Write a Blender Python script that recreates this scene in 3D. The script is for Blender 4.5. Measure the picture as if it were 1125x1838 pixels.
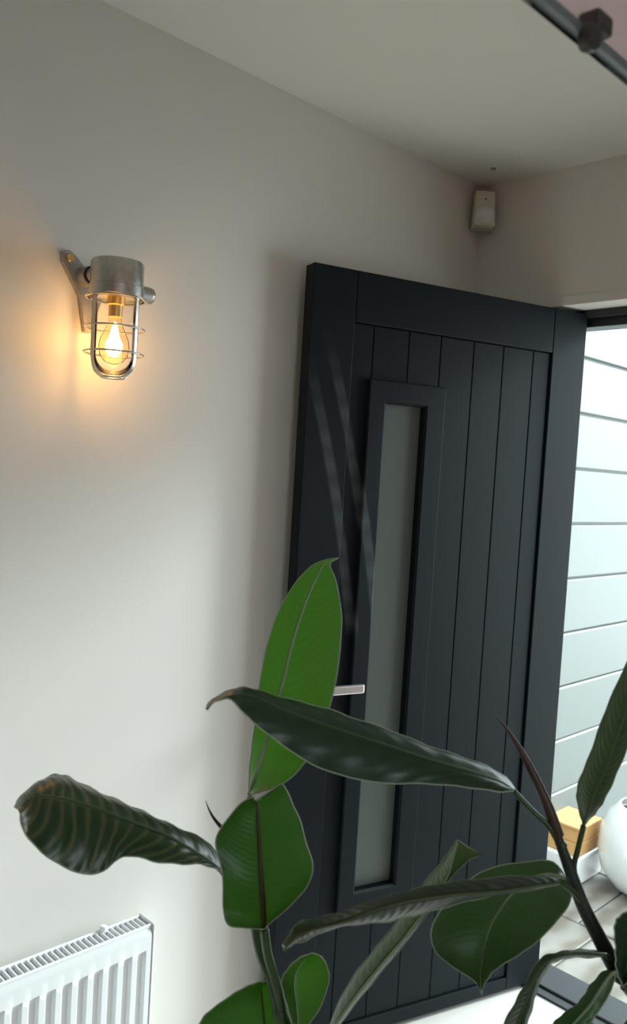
import bpy, bmesh, math, random
from mathutils import Vector, Matrix
random.seed(7)
S = bpy.context.scene
for o in list(bpy.data.objects):
    bpy.data.objects.remove(o, do_unlink=True)
COL = S.collection

# ------------------------------------------------------------------ camera
F_PX = 1496.67
CAM = Vector((1.5666, -2.1994, 1.5211))
yaw, pitch, roll = 0.7923, -0.0484, 0.0603
FWD = Vector((-math.sin(yaw)*math.cos(pitch), math.cos(yaw)*math.cos(pitch), math.sin(pitch)))
_r = Vector((math.cos(yaw), math.sin(yaw), 0)); _u = _r.cross(FWD)
RGT = _r*math.cos(roll) + _u*math.sin(roll); UPV = -_r*math.sin(roll) + _u*math.cos(roll)
cd = bpy.data.cameras.new('camera'); cam = bpy.data.objects.new('camera', cd); COL.objects.link(cam)
cam.matrix_world = Matrix(((RGT.x, UPV.x, -FWD.x, CAM.x), (RGT.y, UPV.y, -FWD.y, CAM.y), (RGT.z, UPV.z, -FWD.z, CAM.z), (0, 0, 0, 1)))
cd.sensor_fit = 'VERTICAL'; cd.sensor_height = 36; cd.lens = 36*F_PX/1838; cd.clip_start = 0.02
cd.dof.use_dof = True; cd.dof.focus_distance = 1.75; cd.dof.aperture_fstop = 8.0
S.camera = cam

# ------------------------------------------------------------------ sky, sun, exposure
w = bpy.data.worlds.new('sky'); S.world = w; w.use_nodes = True
bg = w.node_tree.nodes['Background']; bg.inputs[0].default_value = (0.82, 0.95, 1.0, 1); bg.inputs[1].default_value = 5.0
sd = bpy.data.lights.new('sun', 'SUN'); sun = bpy.data.objects.new('sun', sd); COL.objects.link(sun)
sd.energy = 4.5; sd.angle = 0.26; sd.color = (0.86, 0.99, 1.0)   # low hazy sun in front of the house
sun.rotation_euler = Vector((-0.33, -1.0, -0.46)).to_track_quat('-Z', 'Y').to_euler()
sun.location = (3, 3, 5)
def portal(name, loc, d, sx, sy):
    l = bpy.data.lights.new(name, 'AREA'); l.shape = 'RECTANGLE'; l.size = sx; l.size_y = sy; l.cycles.is_portal = True
    o = bpy.data.objects.new(name, l); COL.objects.link(o); o.location = loc
    o.rotation_euler = Vector(d).to_track_quat('-Z', 'Z').to_euler(); return o
portal('doorway_daylight', (0.78, 0.26, 1.02), (0, -1, 0), 1.0, 2.1)
portal('fill_window_portal', (3.3, -2.1, 1.5), (-1, 0, 0), 0.8, 0.7)  # sky fill through an added window out of view
V = S.view_settings; V.view_transform = 'Standard'; V.look = 'None'; V.gamma = 1; V.use_curve_mapping = False; V.exposure = 0.25

# ------------------------------------------------------------------ helpers
def at(x, y, d):
    return CAM + (FWD + RGT*((x-562.5)/F_PX) + UPV*((919-y)/F_PX))*d
def tag(o, label=None, cat=None, group=None, kind=None):
    if label: o['label'] = label
    if cat: o['category'] = cat
    if group: o['group'] = group
    if kind: o['kind'] = kind
    return o
def empty(name, loc=(0, 0, 0), rz=0, parent=None):
    o = bpy.data.objects.new(name, None); COL.objects.link(o); o.location = loc; o.rotation_euler = (0, 0, rz)
    o.empty_display_size = 0.05
    if parent: o.parent = parent
    return o
def link(name, bm, mat, parent=None, smooth=False, recalc=True):
    if recalc: bmesh.ops.recalc_face_normals(bm, faces=bm.faces[:])
    me = bpy.data.meshes.new(name); bm.to_mesh(me); bm.free()
    me.materials.append(mat)
    if smooth is True:
        for p in me.polygons: p.use_smooth = True
    elif smooth:
        for p in me.polygons: p.use_smooth = True
        me.set_sharp_from_angle(angle=math.radians(smooth))
    o = bpy.data.objects.new(name, me); COL.objects.link(o)
    if parent: o.parent = parent
    return o
def again(o, loc, parent):
    c = o.copy(); COL.objects.link(c); c.parent = parent; c.location = loc; return c
def box(bm, x0, x1, y0, y1, z0, z1, bev=0, seg=2):
    r = bmesh.ops.create_cube(bm, size=1)
    for v in r['verts']:
        v.co = Vector(((x0+x1)/2 + v.co.x*(x1-x0), (y0+y1)/2 + v.co.y*(y1-y0), (z0+z1)/2 + v.co.z*(z1-z0)))
    if bev:
        es = list({e for v in r['verts'] for e in v.link_edges})
        bmesh.ops.bevel(bm, geom=es, offset=bev, segments=seg, affect='EDGES', profile=0.5)
def bx(*a, **k):
    bm = bmesh.new(); box(bm, *a, **k); return bm
def lathe(bm, prof, org=(0, 0, 0), axis=(0, 0, 1), n=32, cap=True):
    org = Vector(org); q = Vector((0, 0, 1)).rotation_difference(Vector(axis).normalized())
    rings = []
    for r, z in prof:
        rings.append([bm.verts.new(org + q @ Vector((r*math.cos(2*math.pi*i/n), r*math.sin(2*math.pi*i/n), z))) for i in range(n)])
    for a, b in zip(rings, rings[1:]):
        for i in range(n):
            bm.faces.new((a[i], a[(i+1) % n], b[(i+1) % n], b[i]))
    if cap:
        bm.faces.new(rings[0][::-1]); bm.faces.new(rings[-1])
def smooth_path(pts, n=8):
    """Catmull-Rom through (Vector, radius) pairs"""
    out = []
    P = [Vector(p[0]) for p in pts]; R = [p[1] for p in pts]
    for i in range(len(P)-1):
        p0 = P[max(i-1, 0)]; p1 = P[i]; p2 = P[i+1]; p3 = P[min(i+2, len(P)-1)]
        for k in range(n):
            t = k/n
            out.append((0.5*((2*p1) + (p2-p0)*t + (2*p0-5*p1+4*p2-p3)*t*t + (3*p1-p0-3*p2+p3)*t**3), R[i]*(1-t)+R[i+1]*t))
    out.append((P[-1], R[-1])); return out
def tube(bm, pts, n=10, closed=False):
    m = len(pts); rings = []; nrm = None
    for i, (p, r) in enumerate(pts):
        a = pts[(i-1) % m if closed else max(i-1, 0)][0]; b = pts[(i+1) % m if closed else min(i+1, m-1)][0]
        t = (b-a)
        if t.length < 1e-9: t = Vector((0, 0, 1))
        t.normalize()
        if nrm is None:
            nrm = t.orthogonal().normalized()
        nrm = (nrm - t*nrm.dot(t)).normalized(); bn = t.cross(nrm)
        rings.append([bm.verts.new(p + (nrm*math.cos(2*math.pi*k/n) + bn*math.sin(2*math.pi*k/n))*r) for k in range(n)])
    for i in range(m if closed else m-1):
        a = rings[i]; b = rings[(i+1) % m]
        for k in range(n):
            bm.faces.new((a[k], a[(k+1) % n], b[(k+1) % n], b[k]))
    if not closed:
        bm.faces.new(rings[0][::-1]); bm.faces.new(rings[-1])

# ------------------------------------------------------------------ materials
def mat(name, col, rough=0.5, metal=0.0, noise=0.0, nscale=20, bump=0.0, bscale=60, coat=0, spec=0.5):
    m = bpy.data.materials.new(name); m.use_nodes = True; nt = m.node_tree; b = nt.nodes['Principled BSDF']
    b.inputs['Roughness'].default_value = rough; b.inputs['Metallic'].default_value = metal
    b.inputs['Coat Weight'].default_value = coat; b.inputs['Specular IOR Level'].default_value = spec
    b.inputs['Base Color'].default_value = (*col, 1)
    tc = nt.nodes.new('ShaderNodeTexCoord')
    if noise:
        n = nt.nodes.new('ShaderNodeTexNoise'); n.inputs['Scale'].default_value = nscale; n.inputs['Detail'].default_value = 5
        nt.links.new(tc.outputs['Object'], n.inputs['Vector'])
        mx = nt.nodes.new('ShaderNodeMix'); mx.data_type = 'RGBA'
        mx.inputs[6].default_value = (*[c*(1-noise) for c in col], 1); mx.inputs[7].default_value = (*[min(1, c*(1+noise)) for c in col], 1)
        nt.links.new(n.outputs['Fac'], mx.inputs[0]); nt.links.new(mx.outputs[2], b.inputs['Base Color'])
    if bump:
        n = nt.nodes.new('ShaderNodeTexNoise'); n.inputs['Scale'].default_value = bscale; n.inputs['Detail'].default_value = 4
        nt.links.new(tc.outputs['Object'], n.inputs['Vector'])
        bp = nt.nodes.new('ShaderNodeBump'); bp.inputs['Strength'].default_value = bump; bp.inputs['Distance'].default_value = 0.002
        nt.links.new(n.outputs['Fac'], bp.inputs['Height']); nt.links.new(bp.outputs[0], b.inputs['Normal'])
    return m
def glassy(name, tint, gloss=0.25, rough=0.02):
    m = bpy.data.materials.new(name); m.use_nodes = True; nt = m.node_tree; nt.nodes.clear()
    o = nt.nodes.new('ShaderNodeOutputMaterial'); mx = nt.nodes.new('ShaderNodeMixShader')
    t = nt.nodes.new('ShaderNodeBsdfTransparent'); t.inputs[0].default_value = (*tint, 1)
    g = nt.nodes.new('ShaderNodeBsdfGlossy'); g.inputs['Roughness'].default_value = rough
    lw = nt.nodes.new('ShaderNodeLayerWeight'); lw.inputs[0].default_value = gloss
    nt.links.new(lw.outputs['Fresnel'], mx.inputs[0]); nt.links.new(t.outputs[0], mx.inputs[1]); nt.links.new(g.outputs[0], mx.inputs[2])
    nt.links.new(mx.outputs[0], o.inputs[0]); return m
def emit(name, col, st):
    m = bpy.data.materials.new(name); m.use_nodes = True; nt = m.node_tree; nt.nodes.clear()
    o = nt.nodes.new('ShaderNodeOutputMaterial'); e = nt.nodes.new('ShaderNodeEmission')
    e.inputs[0].default_value = (*col, 1); e.inputs[1].default_value = st; nt.links.new(e.outputs[0], o.inputs[0]); return m
M_WALL = mat('wall_paint', (0.75, 0.72, 0.67), 0.85, bump=0.05, bscale=250, noise=0.015, nscale=3)
M_CEIL = mat('ceiling_paint', (0.80, 0.78, 0.71), 0.9, bump=0.04, bscale=250)
M_PINK = mat('pink_paint', (0.86, 0.62, 0.585), 0.85, bump=0.05, bscale=250)
M_FLOOR = mat('floor_tile', (0.72, 0.70, 0.65), 0.35, noise=0.06, nscale=6)
M_BLACK = mat('black_aluminium', (0.012, 0.016, 0.02), 0.3, spec=0.6)
M_TRIM = mat('white_gloss_trim', (0.80, 0.80, 0.77), 0.4)
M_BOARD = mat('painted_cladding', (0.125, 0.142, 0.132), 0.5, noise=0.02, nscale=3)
M_RAD = mat('radiator_enamel', (0.84, 0.85, 0.86), 0.3, coat=0.3)
M_RADIN = mat('radiator_dark_core', (0.30, 0.28, 0.25), 0.7)
M_STEEL = mat('brushed_steel', (0.55, 0.54, 0.50), 0.30, 1.0, noise=0.25, nscale=90, bump=0.15, bscale=140)
M_STEELD = mat('dark_cast_steel', (0.42, 0.40, 0.37), 0.45, 0.9, noise=0.3, nscale=60, bump=0.2, bscale=120)
M_RUBBER = mat('black_rubber', (0.015, 0.014, 0.013), 0.6)
M_CREAM = mat('cream_plastic', (0.72, 0.68, 0.56), 0.45)
M_LENS = mat('milky_lens', (0.80, 0.80, 0.76), 0.3)
M_DARK = mat('dark_dot', (0.02, 0.02, 0.02), 0.4)
M_SATIN = mat('satin_chrome', (0.72, 0.70, 0.68), 0.32, 0.9)
M_GLASS = glassy('clear_glass', (0.96, 0.96, 0.95), 0.22)
M_BULB = glassy('bulb_glass', (1.0, 0.93, 0.80), 0.04)
M_FIL = emit('filament', (1.0, 0.55, 0.16), 45)
M_BRASS = mat('brass_cap', (0.75, 0.50, 0.22), 0.35, 1.0)
M_SOIL = mat('potting_soil', (0.04, 0.025, 0.015), 0.95, noise=0.5, nscale=60, bump=0.8, bscale=80)
M_POT = mat('grey_stoneware', (0.30, 0.30, 0.29), 0.6, noise=0.1, nscale=12)
M_WHITEPOT = mat('white_glaze', (0.85, 0.88, 0.90), 0.15, coat=0.6)
M_WOOD = mat('honey_wood', (0.62, 0.36, 0.14), 0.55, noise=0.25, nscale=9)
M_RAIL = mat('mirror_rail_metal', (0.30, 0.32, 0.33), 0.45, 0.8)
M_CLIP = mat('mirror_clip_bronze', (0.10, 0.085, 0.08), 0.4, 0.7)
M_BOUNCE = mat('bounce_ground', (0.50, 0.48, 0.44), 0.8, noise=0.1, nscale=4)  # pale tone for the added sun-bounce ground
M_GROUT = mat('porch_grout', (0.28, 0.27, 0.25), 0.9)

def nmath(nt, op, a, b=None, c=None):
    n = nt.nodes.new('ShaderNodeMath'); n.operation = op
    for i, v in enumerate((a, b, c)):
        if v is None: continue
        if isinstance(v, (int, float)): n.inputs[i].default_value = v
        else: nt.links.new(v, n.inputs[i])
    return n.outputs[0]
def door_paint(name, base, rough):
    """anthracite paint with two long pale scuffs that cross the leaf (door's own coordinates)"""
    m = bpy.data.materials.new(name); m.use_nodes = True; nt = m.node_tree; b = nt.nodes['Principled BSDF']
    b.inputs['Roughness'].default_value = rough; b.inputs['Specular IOR Level'].default_value = 0.17
    tc = nt.nodes.new('ShaderNodeTexCoord'); sp = nt.nodes.new('ShaderNodeSeparateXYZ'); nt.links.new(tc.outputs['Object'], sp.inputs[0])
    X, Z = sp.outputs[0], sp.outputs[2]
    nz = nt.nodes.new('ShaderNodeTexNoise'); nz.inputs['Scale'].default_value = 14; nz.inputs['Detail'].default_value = 3
    nt.links.new(tc.outputs['Object'], nz.inputs['Vector'])
    tot = None
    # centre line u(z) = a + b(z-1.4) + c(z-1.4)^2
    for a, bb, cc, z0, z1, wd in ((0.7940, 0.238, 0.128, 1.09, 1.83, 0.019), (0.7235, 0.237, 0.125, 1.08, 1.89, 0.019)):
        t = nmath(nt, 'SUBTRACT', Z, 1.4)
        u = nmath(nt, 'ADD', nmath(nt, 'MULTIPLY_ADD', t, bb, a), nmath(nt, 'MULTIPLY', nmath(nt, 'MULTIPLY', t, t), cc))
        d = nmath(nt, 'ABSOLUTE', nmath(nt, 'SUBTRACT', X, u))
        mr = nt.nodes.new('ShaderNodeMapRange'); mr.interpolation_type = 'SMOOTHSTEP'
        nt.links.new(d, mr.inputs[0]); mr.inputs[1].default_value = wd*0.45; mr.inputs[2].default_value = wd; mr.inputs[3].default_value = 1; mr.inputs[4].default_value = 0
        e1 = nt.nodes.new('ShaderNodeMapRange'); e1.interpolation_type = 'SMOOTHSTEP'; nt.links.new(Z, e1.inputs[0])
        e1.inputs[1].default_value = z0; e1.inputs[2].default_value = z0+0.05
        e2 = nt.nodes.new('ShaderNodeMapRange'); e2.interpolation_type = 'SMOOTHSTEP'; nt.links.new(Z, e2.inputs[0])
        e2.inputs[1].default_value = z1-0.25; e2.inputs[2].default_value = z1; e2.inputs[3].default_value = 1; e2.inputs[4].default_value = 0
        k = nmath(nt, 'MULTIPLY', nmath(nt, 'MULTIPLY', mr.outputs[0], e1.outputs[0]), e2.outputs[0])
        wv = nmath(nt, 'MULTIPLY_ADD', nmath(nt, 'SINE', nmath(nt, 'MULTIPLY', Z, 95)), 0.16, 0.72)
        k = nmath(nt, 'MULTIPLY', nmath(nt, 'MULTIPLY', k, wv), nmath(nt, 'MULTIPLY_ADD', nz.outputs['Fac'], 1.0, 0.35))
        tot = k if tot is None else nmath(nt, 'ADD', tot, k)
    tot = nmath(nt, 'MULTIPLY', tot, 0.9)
    mx0 = nt.nodes.new('ShaderNodeMix'); mx0.data_type = 'RGBA'
    mx0.inputs[6].default_value = (*[c*0.85 for c in base], 1); mx0.inputs[7].default_value = (*[c*1.15 for c in base], 1)
    n2 = nt.nodes.new('ShaderNodeTexNoise'); n2.inputs['Scale'].default_value = 5; n2.inputs['Detail'].default_value = 6
    nt.links.new(tc.outputs['Object'], n2.inputs['Vector']); nt.links.new(n2.outputs['Fac'], mx0.inputs[0])
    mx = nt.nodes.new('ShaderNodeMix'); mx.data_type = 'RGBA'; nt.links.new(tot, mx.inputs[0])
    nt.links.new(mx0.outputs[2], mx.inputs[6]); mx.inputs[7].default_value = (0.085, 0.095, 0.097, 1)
    nt.links.new(mx.outputs[2], b.inputs['Base Color'])
    return m
M_DOOR = door_paint('anthracite_door_paint', (0.0055, 0.0095, 0.0125), 0.55)
def frosted():
    m = bpy.data.materials.new('frosted_glass'); m.use_nodes = True; nt = m.node_tree; b = nt.nodes['Principled BSDF']
    b.inputs['Base Color'].default_value = (0.17, 0.195, 0.175, 1); b.inputs['Roughness'].default_value = 0.4
    tl = nt.nodes.new('ShaderNodeBsdfTranslucent'); tl.inputs[0].default_value = (0.7, 0.75, 0.7, 1)
    mx = nt.nodes.new('ShaderNodeMixShader'); mx.inputs[0].default_value = 0.35
    nt.links.new(b.outputs[0], mx.inputs[1]); nt.links.new(tl.outputs[0], mx.inputs[2])
    nt.links.new(mx.outputs[0], nt.nodes['Material Output'].inputs[0]); return m
M_FROST = frosted()
def stone():
    m = mat('sandstone_paving', (0.55, 0.51, 0.42), 0.6); nt = m.node_tree; b = nt.nodes['Principled BSDF']
    tc = [n for n in nt.nodes if n.type == 'TEX_COORD'][0]
    wv = nt.nodes.new('ShaderNodeTexWave'); wv.inputs['Scale'].default_value = 3; wv.inputs['Distortion'].default_value = 9; wv.inputs['Detail'].default_value = 3
    nt.links.new(tc.outputs['Object'], wv.inputs['Vector'])
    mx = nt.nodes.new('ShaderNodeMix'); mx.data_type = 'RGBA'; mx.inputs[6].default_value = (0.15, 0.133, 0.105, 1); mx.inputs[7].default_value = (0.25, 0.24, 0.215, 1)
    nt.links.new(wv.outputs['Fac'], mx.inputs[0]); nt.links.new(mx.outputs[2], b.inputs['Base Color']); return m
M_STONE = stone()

def leaf_mat(name, dark, light, rib, trans, tfac, rough=0.3, nv=34, bumpk=0.35, coat=0.2, tip=None, vk=0.30, nk=0.6, vp=2.0):
    m = bpy.data.materials.new(name); m.use_nodes = True; nt = m.node_tree; b = nt.nodes['Principled BSDF']
    b.inputs['Roughness'].default_value = rough; b.inputs['Coat Weight'].default_value = coat; b.inputs['Coat Roughness'].default_value = 0.25
    uv = nt.nodes.new('ShaderNodeUVMap'); uv.uv_map = 'uv'; sp = nt.nodes.new('ShaderNodeSeparateXYZ'); nt.links.new(uv.outputs[0], sp.inputs[0])
    U = sp.outputs[0]; Vv = nmath(nt, 'ABSOLUTE', nmath(nt, 'MULTIPLY_ADD', sp.outputs[1], 2, -1))
    tc = nt.nodes.new('ShaderNodeTexCoord')
    nz = nt.nodes.new('ShaderNodeTexNoise'); nz.inputs['Scale'].default_value = 14; nz.inputs['Detail'].default_value = 4
    nt.links.new(tc.outputs['Object'], nz.inputs['Vector'])
    ph = nmath(nt, 'MULTIPLY_ADD', nmath(nt, 'MULTIPLY', Vv, Vv), -0.10, nmath(nt, 'MULTIPLY_ADD', Vv, -0.02, U))
    ph = nmath(nt, 'MULTIPLY_ADD', nz.outputs['Fac'], 0.06, ph)
    wv = nmath(nt, 'MULTIPLY_ADD', nmath(nt, 'SINE', nmath(nt, 'MULTIPLY', ph, nv*6.283)), 0.5, 0.5)
    mx = nt.nodes.new('ShaderNodeMix'); mx.data_type = 'RGBA'; mx.inputs[6].default_value = (*dark, 1); mx.inputs[7].default_value = (*light, 1)
    f = nmath(nt, 'ADD', nmath(nt, 'MULTIPLY', nmath(nt, 'POWER', wv, vp), vk), nmath(nt, 'MULTIPLY', nz.outputs['Fac'], nk))
    nt.links.new(f, mx.inputs[0])
    mr = nt.nodes.new('ShaderNodeMapRange'); mr.interpolation_type = 'SMOOTHSTEP'; nt.links.new(Vv, mr.inputs[0])
    mr.inputs[1].default_value = 0.015; mr.inputs[2].default_value = 0.07; mr.inputs[3].default_value = 0.9; mr.inputs[4].default_value = 0
    mr2 = nt.nodes.new('ShaderNodeMapRange'); nt.links.new(Vv, mr2.inputs[0])
    mr2.inputs[1].default_value = 0.975; mr2.inputs[2].default_value = 1.0; mr2.inputs[3].default_value = 0; mr2.inputs[4].default_value = 0.9
    m2 = nt.nodes.new('ShaderNodeMix'); m2.data_type = 'RGBA'; nt.links.new(mr.outputs[0], m2.inputs[0]); nt.links.new(mx.outputs[2], m2.inputs[6]); m2.inputs[7].default_value = (*rib, 1)
    m3 = nt.nodes.new('ShaderNodeMix'); m3.data_type = 'RGBA'; nt.links.new(mr2.outputs[0], m3.inputs[0]); nt.links.new(m2.outputs[2], m3.inputs[6]); m3.inputs[7].default_value = (0.62, 0.68, 0.50, 1)  # rim light painted into the pale leaf margin
    colr = m3.outputs[2]
    if tip:
        mr3 = nt.nodes.new('ShaderNodeMapRange'); mr3.interpolation_type = 'SMOOTHSTEP'; nt.links.new(U, mr3.inputs[0]); mr3.inputs[1].default_value = tip[1]; mr3.inputs[2].default_value = 1.0
        m4 = nt.nodes.new('ShaderNodeMix'); m4.data_type = 'RGBA'; nt.links.new(mr3.outputs[0], m4.inputs[0]); nt.links.new(colr, m4.inputs[6]); m4.inputs[7].default_value = (*tip[0], 1)
        colr = m4.outputs[2]
    nt.links.new(colr, b.inputs['Base Color'])
    bp = nt.nodes.new('ShaderNodeBump'); bp.inputs['Strength'].default_value = bumpk; bp.inputs['Distance'].default_value = 0.002
    nt.links.new(wv, bp.inputs['Height']); nt.links.new(bp.outputs[0], b.inputs['Normal'])
    tl = nt.nodes.new('ShaderNodeBsdfTranslucent'); tl.inputs[0].default_value = (*trans, 1)
    ms = nt.nodes.new('ShaderNodeMixShader'); ms.inputs[0].default_value = tfac
    nt.links.new(b.outputs[0], ms.inputs[1]); nt.links.new(tl.outputs[0], ms.inputs[2]); nt.links.new(ms.outputs[0], nt.nodes['Material Output'].inputs[0])
    return m
L_BRIGHT = leaf_mat('young_leaf', (0.030, 0.085, 0.012), (0.07, 0.15, 0.03), (0.22, 0.24, 0.14), (0.10, 0.36, 0.02), 0.30, 0.42, 40, 0.12)
L_MID = leaf_mat('green_leaf', (0.018, 0.055, 0.012), (0.04, 0.09, 0.022), (0.12, 0.085, 0.035), (0.055, 0.23, 0.010), 0.28, 0.42, 36, 0.10)
L_DARK = leaf_mat('dark_leaf', (0.008, 0.026, 0.014), (0.025, 0.055, 0.030), (0.07, 0.10, 0.06), (0.02, 0.10, 0.02), 0.15, 0.36, 15, 0.22, 0.15, ((0.22, 0.10, 0.03), 0.86))
L_VEIN = leaf_mat('veined_leaf', (0.006, 0.024, 0.010), (0.12, 0.10, 0.05), (0.16, 0.16, 0.07), (0.03, 0.12, 0.02), 0.15, 0.34, 17, 0.4, 0.25, ((0.14, 0.085, 0.03), 0.8), 0.85, 0.12, 3.5)
L_OLIVE = leaf_mat('olive_leaf', (0.030, 0.045, 0.022), (0.075, 0.085, 0.055), (0.12, 0.12, 0.07), (0.07, 0.16, 0.03), 0.25, 0.38, 30, 0.25, 0.15, ((0.12, 0.07, 0.04), 0.8))
L_DULL = leaf_mat('dull_leaf', (0.030, 0.055, 0.028), (0.055, 0.088, 0.050), (0.13, 0.14, 0.08), (0.06, 0.14, 0.03), 0.26, 0.45, 36, 0.10, 0.1)
M_STEM = mat('green_stem', (0.055, 0.10, 0.035), 0.4, noise=0.3, nscale=30)
M_STEMD = mat('woody_stem', (0.035, 0.045, 0.035), 0.55, noise=0.4, nscale=40, bump=0.5, bscale=90)
M_RIB = leaf_mat('pale_midrib', (0.16, 0.20, 0.08), (0.20, 0.24, 0.11), (0.2, 0.24, 0.1), (0.25, 0.45, 0.08), 0.4, 0.4, 5, 0.0, 0.1)
M_RIBB = mat('brown_midrib', (0.085, 0.055, 0.018), 0.45)
M_SHEATH = mat('red_brown_sheath', (0.085, 0.045, 0.032), 0.45, noise=0.3, nscale=25)

# ------------------------------------------------------------------ room shell
H = 2.4387; ZL = 2.0418
def struct(name, bm, m, label=None, parent=None):
    o = link(name, bm, m, parent)
    if not parent: tag(o, label, None, None, 'structure')
    return o
struct('floor', bx(-0.15, 3.3, -4.2, 0.09, -0.2, 0), M_FLOOR, 'pale tiled hallway floor inside the threshold')
struct('ceiling', bx(-0.15, 3.45, -4.35, 0.25, H, H+0.2), M_CEIL, 'off-white plaster ceiling above the open front door')
struct('wall_left', bx(-0.15, 0, -4.2, 0.0, 0, H), M_WALL, 'off-white hallway wall behind the lit bulkhead lamp')
bm = bmesh.new()
box(bm, -0.15, 0.25, 0, 0.25, 0, H); box(bm, 1.215, 3.3, 0, 0.25, 0, H); box(bm, 0.25, 1.215, 0, 0.25, ZL, H)
struct('wall_front', bm, M_WALL, 'off-white wall above and around the front door opening')
struct('wall_back', bx(-0.15, 3.45, -4.35, -4.2, 0, H), M_WALL, 'plain wall behind the viewpoint')
bm = bmesh.new()   # outer side wall with an unseen window opening added for fill light
box(bm, 3.3, 3.45, -4.2, -2.5, 0, H); box(bm, 3.3, 3.45, -1.7, 0.25, 0, H); box(bm, 3.3, 3.45, -2.5, -1.7, 0, 1.15); box(bm, 3.3, 3.45, -2.5, -1.7, 1.85, H)
struct('wall_right', bm, M_WALL, 'plain wall with a window opening added for fill light beside the viewpoint')
XM = 1.25; ZM = 1.830
bm = bmesh.new()
box(bm, XM, XM+0.012, -4.2, 0, ZM+0.007, H); box(bm, XM, XM+0.012, -4.2, -2.35, 0, ZM); box(bm, XM, XM+0.012, -0.45, 0, 0, ZM); box(bm, XM, XM+0.012, -2.35, -0.45, 0, 0.25)
struct('wall_pink', bm, M_PINK, 'pink painted wall above the grey metal rail in the top corner')
# lintel bead and door frame
struct('trim_lintel', bx(0.25, 1.25, -0.003, 0, ZL, ZL+0.026, bev=0.001), M_WALL, 'slim plaster bead along the lintel over the doorway')
bm = bmesh.new()
box(bm, 0.25, 1.215, 0.108, 0.175, 1.9956, ZL, bev=0.003); box(bm, 0.25, 1.215, 0.085, 0.108, 2.020, ZL, bev=0.002)
box(bm, 0.25, 0.296, 0.108, 0.175, 0.0, 1.9956, bev=0.003); box(bm, 1.17, 1.215, 0.108, 0.175, 0.0, 1.9956, bev=0.003)
struct('trim_door_frame', bm, M_BLACK, 'black metal door frame head at the doorway')
bm = bmesh.new()
box(bm, 0.25, 1.215, 0.075, 0.20, -0.1, 0.012, bev=0.004); box(bm, 0.25, 1.215, 0.04, 0.075, 0, 0.006, bev=0.002)
struct('trim_threshold', bm, M_BLACK, 'black metal door threshold on the floor')

# porch outside: ground with separate slabs, boarded side wall
ZG = -0.10
g = struct('floor_porch', bx(-0.35, 5.0, 0.25, 6.0, ZG-0.2, ZG-0.012), M_GROUT, 'sunlit stone paving outside the front door')
slab = None
for j, (y0, y1) in enumerate(((0.255, 0.70), (0.708, 1.15), (1.158, 1.60), (1.608, 2.10), (2.108, 2.7))):
    off = 0.22 if j % 2 else 0.0
    x = -0.30 - off*0.4
    for i in range(3):
        x1 = x + 0.55
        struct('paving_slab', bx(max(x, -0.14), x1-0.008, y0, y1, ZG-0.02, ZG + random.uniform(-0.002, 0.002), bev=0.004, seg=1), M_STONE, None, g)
        x = x1
struct('floor_bounce', bx(1.42, 6.0, 0.25, 6.0, ZG-0.011, ZG), M_BOUNCE, 'unseen pale ground added beyond the porch paving to bounce sunlight')  # out of view, added to bounce sun up onto the ceiling
XB = -0.15; BH = 0.229
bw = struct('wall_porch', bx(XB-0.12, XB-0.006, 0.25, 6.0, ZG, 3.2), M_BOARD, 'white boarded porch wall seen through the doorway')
z = 1.908 + (1.908-1.5211)*0.39  # joint seen highest in the doorway
zs = z - 9*BH
b0 = None
for k in range(14):
    zz = zs + k*BH
    if zz < ZG: continue
    if b0 is None:
        bm = bmesh.new()
        pr = [(-0.008, 0.002), (0.010, 0.002), (0.013, 0.006), (0.008, BH-0.014), (0.0, BH-0.006), (-0.008, BH-0.006)]
        A = [bm.verts.new((a, 0.255, b)) for a, b in pr]; B = [bm.verts.new((a, 6.0, b)) for a, b in pr]
        for i in range(len(pr)):
            q = (i+1) % len(pr); bm.faces.new((A[i], A[q], B[q], B[i]))
        bm.faces.new(A); bm.faces.new(B[::-1])
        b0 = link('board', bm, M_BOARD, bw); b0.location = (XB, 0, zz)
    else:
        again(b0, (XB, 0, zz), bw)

# ------------------------------------------------------------------ front door (its own coordinates: x from hinge to latch, y out of the face, z up)
TH = 0.2945; DW = 0.908; DT = 2.03; DB = 0.012; T = 0.045
door = empty('door_1', (0.3432, 0.0886, 0))
door.matrix_world = Matrix(((-math.sin(TH), math.cos(TH), 0, 0.3432), (-math.cos(TH), -math.sin(TH), 0, 0.0886), (0, 0, 1, 0), (0, 0, 0, 1)))
tag(door, 'dark anthracite boarded front door standing open with a narrow frosted pane', None, None, 'structure')
GL, GR, GB, GT = 0.558, 0.681, 0.4187, 1.7076
FL, FR, FB, FT = 0.496, 0.7333, 0.360, 1.7657
bm = bmesh.new()
box(bm, 0.001, GL, -T, -0.012, DB, DT-0.001); box(bm, GR, DW-0.001, -T, -0.012, DB, DT-0.001)
box(bm, GL, GR, -T, -0.012, DB, GB); box(bm, GL, GR, -T, -0.012, GT, DT-0.001)
link('core', bm, M_DOOR, door)
link('stile', bx(0, 0.1255, -0.02, 0, DB, DT, bev=0.0025), M_DOOR, door)
link('stile', bx(0.7845, DW, -0.02, 0, DB, DT, bev=0.0025), M_DOOR, door)
link('top_rail', bx(0.1265, 0.7835, -0.02, 0, 1.9028, DT, bev=0.0025), M_DOOR, door)
link('bottom_rail', bx(0.1265, 0.7835, -0.02, 0.0, DB, 0.05, bev=0.002), M_DOOR, door)
us = [0.127, 0.19, 0.2985, 0.402, 0.512, 0.614, 0.7228, 0.783]
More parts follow.
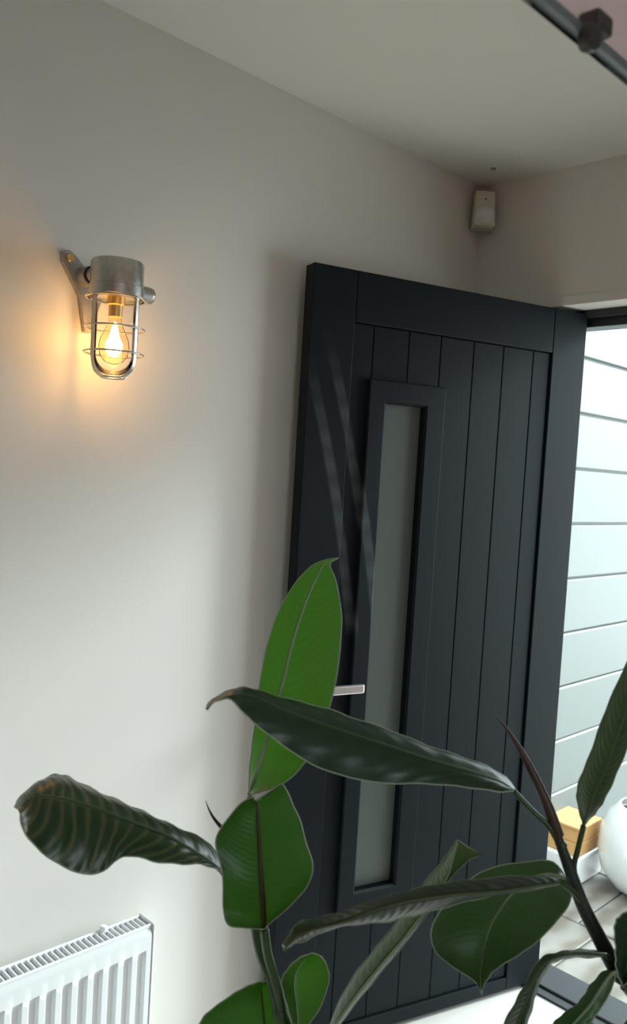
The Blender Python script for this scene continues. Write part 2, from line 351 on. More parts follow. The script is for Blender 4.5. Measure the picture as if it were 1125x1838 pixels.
for a, b in zip(us, us[1:]):
    for z0, z1 in (((0.051, FB+0.004), (FT-0.004, 1.902)) if b > FL+0.03 and a < FR-0.02 else ((0.051, 1.902),)):
        link('plank', bx(a+0.0004, b-0.0004, -0.02, -0.0075, z0, z1, bev=0.0022, seg=1), M_DOOR, door)
bm = bmesh.new()
def frame(bm, xo0, xo1, zo0, zo1, xi0, xi1, zi0, zi1, y0, y1, bev):
    o = [(xo0, zo0), (xo1, zo0), (xo1, zo1), (xo0, zo1)]; i = [(xi0, zi0), (xi1, zi0), (xi1, zi1), (xi0, zi1)]
    ob = [(x + (bev if k in (0, 3) else -bev), z + (bev if k < 2 else -bev)) for k, (x, z) in enumerate(o)]
    ib = [(x - (bev if k in (0, 3) else -bev)*2, z - (bev if k < 2 else -bev)*2) for k, (x, z) in enumerate(i)]
    loops = [[bm.verts.new((x, y, z)) for x, z in L] for L, y in ((o, y0), (o, y1-bev), (ob, y1), (ib, y1), (i, y1-0.006), (i, y0))]
    for a, b in zip(loops, loops[1:] + loops[:1]):
        for k in range(4): bm.faces.new((a[k], a[(k+1) % 4], b[(k+1) % 4], b[k]))
frame(bm, FL, FR, FB, FT, GL, GR, GB, GT, -0.012, 0.008, 0.003)
link('glazing_frame', bm, M_DOOR, door)
tag(link('pane', bx(GL-0.004, GR+0.004, -0.026, -0.018, GB-0.004, GT+0.004), M_FROST, door), 'frosted grey-green glass pane')
# lever handle
hd = link('handle', bx(0.722, 0.842, 0.045, 0.057, 0.967, 0.990, bev=0.004), M_SATIN, door); tag(hd, 'satin chrome lever handle')
bm = bmesh.new(); lathe(bm, [(0.026, 0), (0.026, 0.006), (0.024, 0.008), (0.010, 0.009), (0.010, 0.050)], (0.83, -0.0, 0.979), (0, 1, 0), 28)
link('rosette', bm, M_SATIN, hd, 40)
for zz in (0.25, 1.0, 1.75):
    bm = bmesh.new(); lathe(bm, [(0.007, 0), (0.007, 0.1)], (0.001, -0.040, zz), (0, 0, 1), 14); link('hinge', bm, M_BLACK, door, 40)

# ------------------------------------------------------------------ radiator
RX0, RX1, RZ0, RZ1, RY1, RY0 = 0.030, 0.086, 0.06, 0.505, -1.150, -2.28
rad = empty('radiator', (0, 0, 0)); tag(rad, 'white fluted panel radiator with slotted top grille on the wall', 'radiator')
bm = bmesh.new()   # pressed front sheet with vertical channels
pitch_f = 0.0355; ys = []
y = RY1 - 0.008; ys.append((y, 0))
gx = -1.1703
while gx - 0.021 > RY0 + 0.01:
    for dy, d in ((0, 0), (-0.002, 0.55), (-0.0045, 1), (-0.0165, 1), (-0.020, 0.55), (-0.0235, 0)): ys.append((gx+dy, d))
    gx -= pitch_f
ys.append((RY0, 0))
zs_ = [(RZ0+0.03, 0, 0), (RZ0+0.05, 0, 0), (RZ0+0.065, 1, 0), (0.10, 1, 0), (0.436, 1, 0), (0.446, .75, .3), (0.453, 0, 1), (0.482, 0, 0), (0.490, 0, 0), (RZ1, 0, 0)]
grid = []
for zi, (zz, dep, sk) in enumerate(zs_):
    row = []
    for (yy, d) in ys:
        xx = RX1 - 0.008*d*dep
        if zi == len(zs_)-1: xx = RX1 - 0.006
        if zi == len(zs_)-2: xx = RX1 - 0.001
        row.append(bm.verts.new((xx, yy, zz)))
    grid.append(row)
for a, b in zip(grid, grid[1:]):
    for i in range(len(a)-1): bm.faces.new((a[i], a[i+1], b[i+1], b[i]))
link('front_panel', bm, M_RAD, rad, 35)
link('back_panel', bx(RX0, RX0+0.004, RY0, RY1-0.004, RZ0+0.01, RZ1-0.004), M_RAD, rad)
link('side_panel', bx(RX0-0.002, RX1+0.001, RY1-0.007, RY1, RZ0, RZ1+0.003, bev=0.003), M_RAD, rad)
link('core', bx(RX0+0.008, RX1-0.012, RY0, RY1-0.01, RZ0+0.02, RZ1-0.03), M_RADIN, rad)
gr = empty('grille', parent=rad)
link('rail', bx(RX1-0.011, RX1-0.004, RY0, RY1-0.006, RZ1-0.010, RZ1+0.001, bev=0.002), M_RAD, gr)
link('rail', bx(RX0-0.001, RX0+0.006, RY0, RY1-0.006, RZ1-0.010, RZ1+0.001, bev=0.002), M_RAD, gr)
yb = RY1-0.017; s0 = None
while yb > RY0:
    if s0 is None:
        s0 = link('slat', bx(RX0+0.004, RX1-0.009, -0.0022, 0.0022, RZ1-0.012, RZ1-0.0005, bev=0.001, seg=1), M_RAD, gr); s0.location = (0, yb, 0)
    else: again(s0, (0, yb, 0), gr)
    yb -= 0.0128
bm = bmesh.new(); lathe(bm, [(0.008, 0), (0.008, 0.02), (0.006, 0.022)], (RX0+0.006, RY1-0.10, RZ1-0.012), (0, 0, 1), 12); link('bleed_valve', bm, M_RAD, rad, 40)
for yy in (-1.35, -2.1):
    link('bracket', bx(0.0, RX0+0.003, yy-0.02, yy+0.02, 0.12, RZ1-0.03), M_RAD, rad)

# ------------------------------------------------------------------ bulkhead lamp
LX, LY = 0.100, -1.331
lamp = empty('wall_lamp', (LX, LY, 0)); tag(lamp, 'galvanised steel caged bulkhead lamp with a glowing bulb on the left wall', 'lamp')
ZH0, ZH1 = 1.838, 1.908
bm = bmesh.new()
lathe(bm, [(0.050, ZH0), (0.0535, ZH0+0.001), (0.0535, ZH0+0.020), (0.0515, ZH0+0.0215), (0.0515, ZH1-0.006), (0.049, ZH1-0.001), (0.046, ZH1)], n=48)
link('housing', bm, M_STEEL, lamp, 35)
bm = bmesh.new(); lathe(bm, [(0.0545, ZH0-0.004), (0.060, ZH0-0.004), (0.060, ZH0-0.001), (0.050, ZH0-0.001), (0.050, ZH0-0.004)], n=48, cap=False); link('flange', bm, M_STEEL, lamp, 35)
# glass jar, open at the top
ZB = 1.684
jar = [(0.0450, ZH0+0.004), (0.0450, ZB+0.045)]
for k in range(1, 9):
    a = k/8*math.pi/2; jar.append((0.0450*math.cos(a)**0.75 if k < 8 else 0.0005, ZB+0.045-0.042*math.sin(a)))
bm = bmesh.new(); lathe(bm, jar, n=40, cap=False); link('glass_jar', bm, M_GLASS, lamp, True)
cage = empty('cage', parent=lamp)
def ring(r, z, t, par):
    bm = bmesh.new(); tube(bm, [(Vector((r*math.cos(a*math.pi/24), r*math.sin(a*math.pi/24), z)), t) for a in range(48)], 8, True)
    return link('ring', bm, M_STEEL, par, True)
ring(0.0575, 1.778, 0.0019, cage); ring(0.0575, 1.729, 0.0019, cage); ring(0.0225, ZB-0.002, 0.0022, cage)
for k in range(4):
    a = math.radians((-80.6, 19.4, 99.4, 199.4)[k]); c, s = math.cos(a), math.sin(a)
    pr = [(0.052, ZH0), (0.052, 1.72), (0.0505, 1.708), (0.045, 1.696), (0.034, 1.687), (0.021, 1.682)]
    bm = bmesh.new()
    t = Vector((-s, c, 0))*0.0035
    prev = None
    for i, (rr, zz) in enumerate(pr):
        i0 = max(i-1, 0); i1 = min(i+1, len(pr)-1)
        d = Vector((pr[i1][0]-pr[i0][0], pr[i1][1]-pr[i0][1])).normalized(); nrm = Vector((-d.y, d.x))*0.0012
        P = [Vector(((rr+sg*nrm.x)*c, (rr+sg*nrm.x)*s, zz+sg*nrm.y)) + q*t for sg, q in ((1, 1), (1, -1), (-1, -1), (-1, 1))]
        vs = [bm.verts.new(p) for p in P]
        if prev:
            for j in range(4): bm.faces.new((prev[j], prev[(j+1) % 4], vs[(j+1) % 4], vs[j]))
        else: bm.faces.new(vs)
        prev = vs
    bm.faces.new(prev[::-1])
    link('cage_strap', bm, M_STEEL, cage, 40)
# bulb
bulb = bmesh.new()
lathe(bulb, [(0.0115, 1.803), (0.0125, 1.790), (0.019, 1.775), (0.0275, 1.757), (0.0300, 1.741), (0.0270, 1.725), (0.019, 1.714), (0.009, 1.709), (0.0006, 1.708)], n=32, cap=False)
bo = link('bulb', bulb, M_BULB, lamp, True)
bm = bmesh.new(); lathe(bm, [(0.0135, 1.800), (0.0135, 1.822), (0.017, 1.824), (0.017, 1.838)], n=24); link('bulb_cap', bm, M_BRASS, bo, 40)
bm = bmesh.new(); lathe(bm, [(0.002, 1.790), (0.006, 1.778), (0.0095, 1.762), (0.0165, 1.748), (0.0165, 1.738), (0.010, 1.726), (0.003, 1.722)], n=20); link('filament', bm, M_FIL, bo, True)
pl = bpy.data.lights.new('bulb_light', 'POINT'); pl.energy = 1.15; pl.color = (1.0, 0.44, 0.12); pl.shadow_soft_size = 0.018
po = bpy.data.objects.new('bulb_light', pl); COL.objects.link(po); po.parent = lamp; po.location = (0, 0, 1.745)
# wall bracket: plate against the wall, screw lug, gland, side boss
wx = -LX
bm = bmesh.new()
out = [(-0.072, 1.925), (-0.058, 1.932), (-0.044, 1.924), (-0.005, 1.888), (0.045, 1.90), (0.060, 1.884), (0.055, 1.862), (0.02, 1.845), (-0.002, 1.775), (-0.016, 1.775), (-0.030, 1.845), (-0.070, 1.905)]
A = [bm.verts.new((wx+0.001, y_, z_)) for y_, z_ in out]; B = [bm.verts.new((wx+0.012, y_*0.97, 1.86+(z_-1.86)*0.97)) for y_, z_ in out]
for i in range(len(out)):
    q = (i+1) % len(out); bm.faces.new((A[i], A[q], B[q], B[i]))
bm.faces.new(A[::-1]); bm.faces.new(B)
bk = link('bracket', bm, M_STEELD, lamp)
bm = bmesh.new(); lathe(bm, [(0.008, 0), (0.008, 0.004), (0.006, 0.006), (0.002, 0.005)], (wx+0.012, -0.057, 1.915), (1, 0, 0), 16); link('screw', bm, M_BRASS, bk, 40)
bm = bmesh.new(); lathe(bm, [(0.020, 0), (0.019, 0.028), (0.015, 0.032), (0.015, 0.062)], (wx+0.010, -0.022, 1.884), (1, 0, 0), 28); link('arm', bm, M_STEELD, lamp, 40)
bm = bmesh.new(); lathe(bm, [(0.0175, 0), (0.0175, 0.008)], (wx+0.036, -0.022, 1.884), (1, 0, 0), 28); link('gasket', bm, M_RUBBER, lamp, 40)
bm = bmesh.new(); lathe(bm, [(0.017, 0), (0.017, 0.034), (0.0155, 0.042), (0.010, 0.047), (0.001, 0.049)], (-0.004, 0.040, 1.856), (0, 1, 0), 28); link('side_boss', bm, M_STEELD, lamp, 40)

# ------------------------------------------------------------------ motion sensor in the corner
ms = empty('motion_sensor', (0.0, 0.0, 0)); tag(ms, 'cream plastic motion sensor mounted high in the wall corner', 'sensor')
ms.rotation_euler = (0, 0, math.radians(45)); ms.location = (0.004, -0.004, 0)
# local: -y points out of the corner into the room (along +X-Y)
bm = bmesh.new()
prof = [(-0.034, 0), (-0.034, -0.040), (-0.030, -0.048), (0.030, -0.048), (0.034, -0.040), (0.034, 0), (0.012, 0.0), (-0.012, 0.0)]
def pvert(z, s, k):
    return [bm.verts.new((x*s, -0.038 + (y+0.0)*k + 0.0, z)) for x, y in prof]
L0 = pvert(2.292, 0.90, 0.80); L1 = pvert(2.298, 1, 0.98); L2 = pvert(2.402, 0.90, 0.72); L3 = pvert(2.406, 0.85, 0.60)
for a, b in ((L0, L1), (L1, L2), (L2, L3)):
    for i in range(len(a)): bm.faces.new((a[i], a[(i+1) % len(a)], b[(i+1) % len(a)], b[i]))
bm.faces.new(L0[::-1]); bm.faces.new(L3)
link('housing', bm, M_CREAM, ms, 30)
bm = bmesh.new(); bmesh.ops.create_uvsphere(bm, u_segments=24, v_segments=14, radius=1)
for v in bm.verts: v.co = Vector((v.co.x*0.0290, -0.077 + v.co.y*0.019, 2.332 + v.co.z*0.028 - (0.004 if v.co.z < -0.5 else 0)))
link('lens', bm, M_LENS, ms, True)
bm = bmesh.new(); bmesh.ops.create_uvsphere(bm, u_segments=10, v_segments=8, radius=1)
for v in bm.verts: v.co = Vector((v.co.x*0.0022, -0.0765 + v.co.y*0.002, 2.378 + v.co.z*0.0032))
link('indicator', bm, M_DARK, ms, True)
link('mounting_wedge', bx(-0.028, 0.028, -0.040, -0.020, 2.31, 2.385), M_CREAM, ms)
# small screw hook hole in the ceiling
bm = bmesh.new(); lathe(bm, [(0.007, -0.004), (0.008, -0.001), (0.008, 0.0)], (0, 0, 0), (0, 0, 1), 14)
sc = link('ceiling_screw', bm, M_STEELD, None, 40)
d = at(885, 302, 1.0) - CAM; P = CAM + d*((H-CAM.z)/d.z); sc.location = (P.x, P.y, H)
tag(sc, 'tiny dark screw in the ceiling near the corner', 'screw')

# ------------------------------------------------------------------ mirror rail with clip on the pink wall edge
mr_ = empty('mirror_rail', (XM, -1.5, ZM)); tag(mr_, 'slim grey metal rail with a dark clip in the top corner', 'rail')
link('rail', bx(0.0105, 0.019, -0.85, 1.05, -0.0035, 0.004, bev=0.0015), M_RAIL, mr_)
link('glass_edge', bx(0.0105, 0.0135, -0.85, 1.05, -0.0055, -0.0035, bev=0.0005), M_GLASS, mr_)
d = at(1066, 52, 1.0) - CAM; P = CAM + d*((XM+0.02-CAM.x)/d.x)
yc = P.y + 1.5
c = link('clip', bx(0.012, 0.028, yc-0.009, yc+0.013, 0.0, 0.014, bev=0.003), M_CLIP, mr_)
bm = bmesh.new(); lathe(bm, [(0.0085, 0), (0.0095, 0.005), (0.008, 0.009), (0.003, 0.010)], (0.017, yc-0.007, -0.004), (1, 0, -0.2), 20)
link('clip_screw', bm, M_CLIP, c, 40)

# ------------------------------------------------------------------ things outside on the porch
d = at(1112, 1592, 1.0) - CAM; P = CAM + d*((ZG-CAM.z)/d.z)
gp = empty('globe_planter', (P.x+0.075, P.y+0.05, ZG)); tag(gp, 'bright white rounded pot standing in sunlight outside the doorway', 'pot')
bm = bmesh.new(); lathe(bm, [(0.09, 0), (0.13, 0.02), (0.172, 0.08), (0.19, 0.16), (0.182, 0.24), (0.15, 0.31), (0.115, 0.345), (0.108, 0.345), (0.14, 0.30)], n=40); link('body', bm, M_WHITEPOT, gp, 40)
bm = bmesh.new(); lathe(bm, [(0.135, 0.30), (0.10, 0.315), (0.001, 0.32)], n=24, cap=False); link('soil', bm, M_SOIL, gp)

d = at(1012, 1590, 1.0) - CAM; P = CAM + d*((ZG-CAM.z)/d.z)
st_ = link('trim_glare_block', bx(P.x-0.14, P.x+0.04, P.y+0.02, P.y+0.24, ZG, ZG+0.115, bev=0.008), M_WHITEPOT); tag(st_, 'low white block added in place of glare by the porch boards', None, None, 'structure')  # white block added to stand for the glare under the box
wb = empty('wooden_planter', (P.x-0.03, P.y+0.13, ZG+0.115), 0.0); tag(wb, 'honey-coloured wooden box low against the white boards outside', 'box')
for k in range(2):
    link('plank', bx(-0.09, 0.06, -0.09, 0.09, 0.001+k*0.055, 0.055+k*0.055, bev=0.003, seg=1), M_WOOD, wb)
link('lid', bx(-0.095, 0.065, -0.095, 0.095, 0.110, 0.122, bev=0.003), M_WOOD, wb)

# ------------------------------------------------------------------ rubber plant
plant = empty('rubber_plant', (0.95, -1.35, 0)); tag(plant, 'tall rubber plant with large glossy leaves in front of the dark door', 'plant')
PINV = Vector((0.95, -1.35, 0))
def crs(vals, n):
    out = []; m = len(vals)
    for i in range(n+1):
        s = i/n*(m-1); k = min(int(s), m-2); t = s-k
        p0, p1, p2, p3 = vals[max(k-1, 0)], vals[k], vals[k+1], vals[min(k+2, m-1)]
        out.append(0.5*((2*p1) + (p2-p0)*t + (2*p0-5*p1+4*p2-p3)*t*t + (3*p1-p0-3*p2+p3)*t**3))
    return out
def leaf(st, m, ribm, bulge=(0.06, 0.06), rib=(0.0022, 0.0006), n=44, K=7, ripple=0.0006, rip_n=9, petiole=None, pr=0.0032, edge=0.0008, pmat=None, label=None, ribf=True):
    """st: stations (A, M, B, dA, dM, dB) from base to tip"""
    A = crs([at(*s[0], s[3]) for s in st], n); Mi = crs([at(*s[1], s[4]) for s in st], n); B = crs([at(*s[2], s[5]) for s in st], n)
    bm = bmesh.new(); uvl = bm.loops.layers.uv.new('uv'); rows = []; info = {}
    for i in range(n+1):
        row = []
        a, mm, b = A[i], Mi[i], B[i]
        tng = (Mi[min(i+1, n)] - Mi[max(i-1, 0)])
        for k in range(-K, K+1):
            e, sg = (a, 0) if k < 0 else (b, 1)
            t = abs(k)/K; wv = e - mm; nr = wv.cross(tng)
            if sg: nr = -nr
            if nr.length > 1e-9: nr.normalize()
            if nr.dot(CAM - mm) < 0: nr = -nr
            p = mm.lerp(e, t) + nr*(bulge[sg]*wv.length*math.sin(math.pi*t)) + nr*(ripple*math.sin(i/n*rip_n*6.283 + (2.1 if sg else 0) - t*2.5)*t*min(1, wv.length/0.03))
            v = bm.verts.new(p - PINV); info[v] = (i/n, 0.5 + 0.5*k/K); row.append(v)
        rows.append(row)
    for a, b in zip(rows, rows[1:]):
        for k in range(2*K):
            f = bm.faces.new((a[k], a[k+1], b[k+1], b[k]))
            for l in f.loops: l[uvl].uv = info[l.vert]
    bl = [v.co.copy() for r in rows for v in (r[0],)]; br = [v.co.copy() for r in rows for v in (r[-1],)]
    per = bl + br[::-1][1:]
    per = [p for i, p in enumerate(per) if i == 0 or (p - per[i-1]).length > 1e-5]
    bmf = len(bm.faces)
    tube(bm, [(p, edge) for p in per], 5)
    bm.faces.ensure_lookup_table()
    for f in bm.faces[bmf:]:
        for l in f.loops: l[uvl].uv = (0.5, 1.0)  # edge tube takes the margin colour with the painted rim light
    o = link('leaf', bm, m, plant, True, recalc=False)
    if label: o['label'] = label
    mid = [rows[i][K] for i in range(n+1)]
    pts = []
    for i in range(0, n+1):
        c = Mi[i] - PINV; t = i/n
        pts.append((c, rib[0]*(1-t) + rib[1]*t))
    bm = bmesh.new(); tube(bm, pts, 6); link('midrib', bm, ribm, o, True)
    if petiole:
        bm = bmesh.new(); tube(bm, [(p - PINV, r) for p, r in smooth_path([(at(x, y, d), pr if len(q) == 0 else q[0]) for (x, y, d, *q) in petiole], 8)], 10)
        link('petiole', bm, pmat or M_STEM, o, True)
    return o
def D(rows, f):
    """rows of (A, M, B) with f(t) -> (dA, dM, dB)"""
    n = len(rows)-1
    return [(*r, *f(i/n)) for i, r in enumerate(rows)]
same = lambda p: (p, p, p)

# upright leaf
leaf(D([same((448, 1428)), ((447, 1400), (458, 1396), (508, 1406)), ((450, 1360), (470, 1358), (540, 1377)), ((457, 1305), (486, 1308), (572, 1330)),
        ((468, 1215), (507, 1228), (601, 1230)), ((483, 1145), (528, 1144), (611, 1150)), ((505, 1087), (551, 1076), (612, 1098)), ((540, 1034), (575, 1024), (602, 1042)),
        ((572, 1009), (587, 1007), (592, 1014)), same((607, 1001))],
       lambda t: (1.05+.05*t, 1.03+.07*t, 1.00+.09*t)), L_BRIGHT, M_RIB, (0.05, 0.10), (0.0034, 0.0006), petiole=[(448, 1430, 1.03), (449, 1470, 1.03), (452, 1520, 1.03)], label='bright green upright leaf')
# dark horizontal leaf in front of it
leaf(D([same((922, 1420)), ((905, 1393), (898, 1404), (896, 1421)), ((864, 1371), (856, 1388), (852, 1415)), ((815, 1354), (808, 1374), (800, 1409)), ((759, 1335), (748, 1356), (745, 1406)),
        ((700, 1311), (690, 1336), (690, 1406)), ((638, 1290), (628, 1316), (622, 1394)), ((580, 1270), (570, 1296), (562, 1373)), ((520, 1255), (512, 1276), (512, 1341)),
        ((470, 1241), (465, 1254), (472, 1311)), ((440, 1234), (436, 1246), (440, 1283)), ((415, 1238), (412, 1249), (413, 1256)), ((385, 1257), (386, 1258), (388, 1259)), same((371, 1274))],
       lambda t: (0.985-.02*t, 0.95-.02*t, 0.93-.02*t)), L_DARK, M_STEM, (0.10, 0.12), (0.0022, 0.0006), ripple=0.0009, rip_n=11,
     petiole=[(922, 1420, .95), (955, 1455, .95), (985, 1483, .95), (1010, 1520, .95, .006)], label='dark drooping leaf with a browned tip')
# left leaf
leaf(D([same((399, 1566)), ((378, 1516), (375, 1546), (370, 1553)), ((341, 1495), (340, 1523), (330, 1551)), ((298, 1476), (299, 1499), (285, 1548)), ((256, 1456), (256, 1482), (238, 1537)),
        ((213, 1437), (213, 1466), (212, 1542)), ((170, 1418), (172, 1450), (185, 1564)), ((130, 1398), (130, 1437), (150, 1569)), ((107, 1390), (100, 1431), (105, 1551)), ((80, 1397), (70, 1429), (66, 1522)), ((50, 1424), (48, 1438), (42, 1490)), same((34, 1455))],
       lambda t: (1.04-.06*t, 1.01-.10*t, 0.98-.10*t)), L_VEIN, M_STEM, (0.10, 0.08), (0.0026, 0.0008), ripple=0.0012, rip_n=10,
     petiole=[(399, 1566, 1.01), (420, 1585, 1.02), (452, 1610, 1.03)], label='dark leaf with brown-striped veins')
# broad central leaf facing the room
leaf(D([same((475, 1668)), ((430, 1665), (475, 1655), (490, 1654)), ((408, 1658), (474, 1640), (508, 1636)), ((401, 1632), (473, 1622), (530, 1616)), ((400, 1593), (470, 1586), (552, 1590)),
        ((397, 1558), (468, 1551), (560, 1556)), ((387, 1516), (466, 1516), (551, 1516)), ((395, 1487), (464, 1482), (541, 1480)), ((420, 1455), (463, 1458), (526, 1450)),
        ((440, 1437), (461, 1446), (518, 1422)), ((453, 1431), (460, 1441), (503, 1407)), ((458, 1437), (459, 1439), (478, 1424))],
       lambda t: (0.975+.01*t, 0.985+.015*t, 0.955+.02*t)), L_MID, M_RIBB, (-0.05, -0.06), (0.0042, 0.0010), ripple=0.002, rip_n=4,
     petiole=[(475, 1668, .985, .0052), (480, 1710, .99, .0056), (492, 1755, 1.0, .006), (507, 1815, 1.02, .006)], label='broad green leaf with a brown midrib')
# low left leaf
leaf(D([same((474, 1960)), ((400, 1930), (475, 1920), (500, 1925)), ((352, 1870), (476, 1870), (512, 1880)), ((362, 1830), (475, 1835), (516, 1835)), ((390, 1804), (472, 1805), (508, 1800)), ((430, 1777), (470, 1782), (500, 1776)), ((456, 1765), (470, 1768), (488, 1766)), same((478, 1761))],
       lambda t: (1.04, 1.06+.02*t, 1.05)), L_MID, M_RIBB, (-0.06, 0.05), petiole=[(474, 1960, 1.06), (500, 1990, 1.05), (530, 2000, 1.03)])
# low leaf right of the stem
leaf(D([same((530, 1908)), ((520, 1872), (531, 1875), (546, 1862)), ((523, 1838), (534, 1840), (555, 1838)), ((513, 1799), (532, 1805), (575, 1807)), ((505, 1765), (528, 1768), (590, 1760)), ((512, 1745), (532, 1744), (587, 1736)), ((532, 1723), (546, 1723), (577, 1718)), same((560, 1710))],
       lambda t: (1.0, 1.01+.03*t, 1.02)), L_BRIGHT, M_RIB, (0.05, -0.05), petiole=[(530, 1908, 1.01), (534, 1940, 1.02), (540, 1970, 1.03)])
# edge-on leaf reaching left from the right stem
leaf(D([same((1006, 1584)), ((967, 1573), (967, 1590), (967, 1595)), ((900, 1574), (900, 1600), (900, 1604)), ((820, 1582), (820, 1606), (838, 1618)), ((756, 1593), (764, 1613), (777, 1634)),
        ((713, 1604), (713, 1622), (731, 1646)), ((660, 1620), (660, 1638), (690, 1655)), ((607, 1639), (612, 1656), (640, 1659)), ((560, 1650), (565, 1668), (590, 1669)), ((534, 1657), (536, 1680), (550, 1687)), ((520, 1683), (521, 1692), (525, 1696)), same((509, 1706))],
       lambda t: (0.97-.05*t, 0.90-.05*t, 0.94-.05*t)), L_OLIVE, M_STEM, (0.06, 0.04), (0.0020, 0.0006), ripple=0.0007, rip_n=10,
     petiole=[(1006, 1584, .93), (1030, 1602, .94), (1056, 1636, .95)])
# broad drooping leaf with the pointed tip
leaf(D([same((1018, 1578)), ((990, 1546), (985, 1570), (1026, 1602)), ((939, 1548), (950, 1578), (1018, 1628)), ((881, 1558), (920, 1602), (996, 1656)), ((835, 1585), (897, 1632), (965, 1689)),
        ((795, 1627), (880, 1662), (935, 1711)), ((773, 1674), (870, 1697), (903, 1731)), ((785, 1712), (865, 1727), (884, 1745)), ((820, 1740), (862, 1752), (872, 1762)), ((855, 1764), (863, 1775), (867, 1773)), same((864, 1786))],
       lambda t: (1.0+.04*math.sin(3.1*t), 0.98+.07*math.sin(3.1*t), 0.98+.03*t)), L_DULL, M_RIB, (-0.05, -0.05), (0.0026, 0.0006),
     petiole=[(1018, 1578, .98), (1035, 1590, .97), (1050, 1620, .955)], label='broad drooping leaf with a pointed tip')
# folded narrow leaf with the turned-out tip
leaf(D([same((575, 1900)), ((592, 1838), (604, 1838), (612, 1836)), ((620, 1775), (644, 1782), (653, 1783)), ((655, 1724), (688, 1728), (697, 1729)), ((700, 1670), (731, 1677), (740, 1677)),
        ((745, 1605), (774, 1619), (781, 1620)), ((785, 1556), (802, 1576), (807, 1578)), ((803, 1533), (811, 1549), (828, 1556)), ((814, 1517), (817, 1529), (847, 1541)), ((821, 1508), (822, 1512), (867, 1535))],
       lambda t: (1.10+.02*t, 1.06+.02*t, 1.09-.02*t)), L_OLIVE, M_RIB, (0.08, 0.03), (0.0018, 0.0006), petiole=[(575, 1900, 1.06), (560, 1940, 1.05), (548, 1975, 1.04)], label='narrow folded leaf with a flared tip')
# tall leaf at the right edge
leaf(D([same((1047, 1482)), ((1036, 1440), (1056, 1454), (1066, 1462)), ((1038, 1406), (1069, 1418), (1084, 1436)), ((1059, 1353), (1092, 1368), (1108, 1385)), ((1086, 1277), (1116, 1296), (1138, 1310)), ((1120, 1200), (1148, 1217), (1170, 1225)), ((1150, 1150), (1170, 1158), (1188, 1163)), same((1205, 1100))],
       lambda t: (0.96, 0.93+.01*t, 0.95)), L_OLIVE, M_STEM, (0.05, 0.05), petiole=[(1047, 1482, .94), (1036, 1528, .945), (1030, 1556, .95), (1036, 1590, .95)])
# arching leaf low on the right
leaf(D([same((1088, 1714)), ((1060, 1705), (1060, 1712), (1064, 1719)), ((1030, 1705), (1028, 1712), (1030, 1718)), ((1000, 1710), (999, 1718), (1004, 1724)), ((970, 1721), (976, 1731), (986, 1733)), ((945, 1762), (957, 1764), (966, 1768)), ((925, 1798), (944, 1799), (957, 1802)), ((904, 1838), (929, 1838), (946, 1838)), ((890, 1875), (912, 1878), (930, 1880)), same((885, 1930))],
       lambda t: (0.95-.03*t, 0.92-.05*t, 0.93-.03*t)), L_OLIVE, M_STEM, (0.05, 0.05), petiole=[(1088, 1714, .93), (1098, 1724, .94)])
leaf(D([same((1104, 1746)), ((1086, 1742), (1094, 1752), (1102, 1760)), ((1060, 1768), (1078, 1775), (1094, 1782)), ((1040, 1798), (1060, 1803), (1080, 1806)), ((1006, 1824), (1040, 1826), (1066, 1826)), ((985, 1848), (1018, 1850), (1050, 1850)), ((968, 1880), (995, 1880), (1020, 1880)), same((970, 1930))],
       lambda t: (0.94-.02*t, 0.91-.03*t, 0.91-.03*t)), L_MID, M_RIB, (0.05, 0.05), petiole=[(1104, 1746, .92), (1112, 1752, .935)])
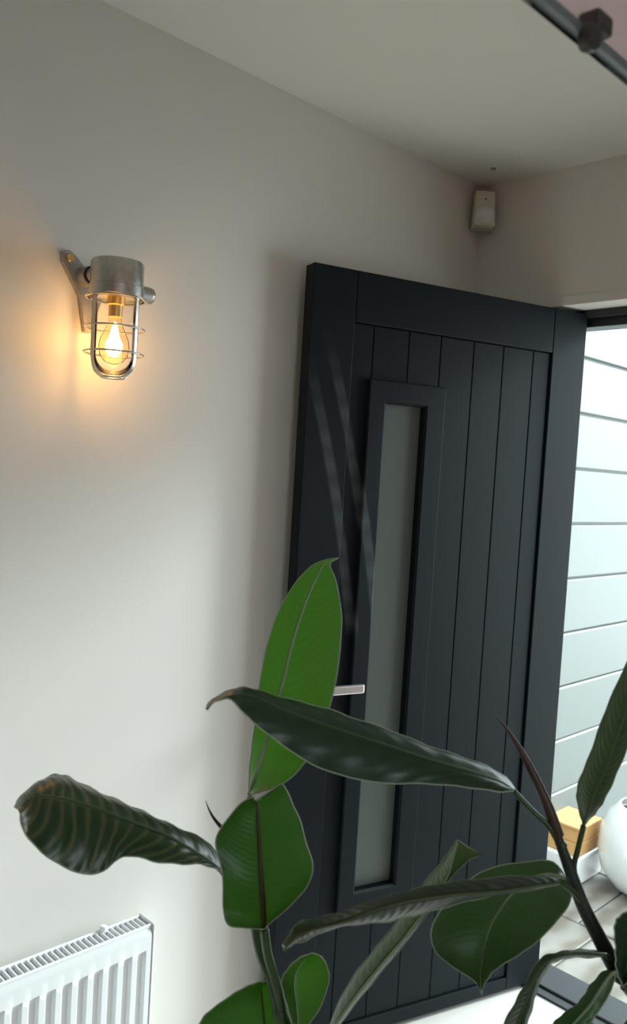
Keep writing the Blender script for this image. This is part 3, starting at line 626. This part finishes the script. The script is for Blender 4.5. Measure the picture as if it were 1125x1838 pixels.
leaf(D([same((1118, 1772)), ((1106, 1740), (1122, 1742), (1140, 1745)), ((1104, 1700), (1132, 1704), (1165, 1706)), ((1103, 1660), (1142, 1664), (1185, 1670)), ((1118, 1640), (1150, 1640), (1180, 1645)), same((1165, 1618))],
       lambda t: (0.91, 0.93, 0.92)), L_DARK, M_STEM, (0.05, 0.05), petiole=[(1118, 1772, .92), (1128, 1785, .94)])
# stems down to the pot
def part_tube(name, pts, m, n=12):
    bm = bmesh.new(); tube(bm, [(p - PINV, r) for p, r in smooth_path(pts, 10)], n); return link(name, bm, m, plant, True)
SOILZ = 0.40
part_tube('stem', [(at(449, 1470, 1.03), .0042), (at(450, 1560, 1.03), .0065), (at(462, 1665, 1.03), .0088), (at(472, 1712, 1.025), .0088), (at(489, 1757, 1.025), .0086), (at(501, 1806, 1.025), .0090), (at(515, 1850, 1.025), .0095), (Vector((0.90, -1.40, 0.62)), .011), (Vector((0.93, -1.37, SOILZ-0.03)), .012)], M_STEM)
part_tube('stem', [(at(1000, 1500, .95), .0050), (at(1022, 1560, .95), .0068), (at(1046, 1625, .95), .0078), (at(1076, 1685, .945), .0086), (at(1108, 1745, .94), .0095), (at(1150, 1830, .94), .010), (Vector((1.02, -1.33, 0.62)), .011), (Vector((0.98, -1.34, SOILZ-0.03)), .012)], M_STEMD)
s = part_tube('sheath', [(at(883, 1281, .97), .0003), (at(905, 1303, .965), .0016), (at(935, 1348, .96), .0036), (at(962, 1400, .955), .0052), (at(985, 1452, .95), .0062), (at(1003, 1500, .95), .0060)], M_SHEATH); s['label'] = 'red-brown pointed leaf sheath'
s = part_tube('sheath', [(at(369, 1437, 1.04), .0002), (at(376, 1455, 1.04), .0012), (at(388, 1474, 1.04), .0022), (at(410, 1497, 1.035), .0030), (at(449, 1525, 1.03), .0040)], M_SHEATH); s['label'] = 'small dark leaf spike'
bm = bmesh.new(); lathe(bm, [(0.11, 0), (0.115, 0.005), (0.15, 0.41), (0.155, 0.42), (0.155, 0.44), (0.142, 0.44), (0.138, 0.38)], n=40, cap=True); link('pot', bm, M_POT, plant, 40)
bm = bmesh.new(); lathe(bm, [(0.139, SOILZ), (0.07, SOILZ+0.006), (0.001, SOILZ+0.004)], n=32, cap=False); link('soil', bm, M_SOIL, plant)
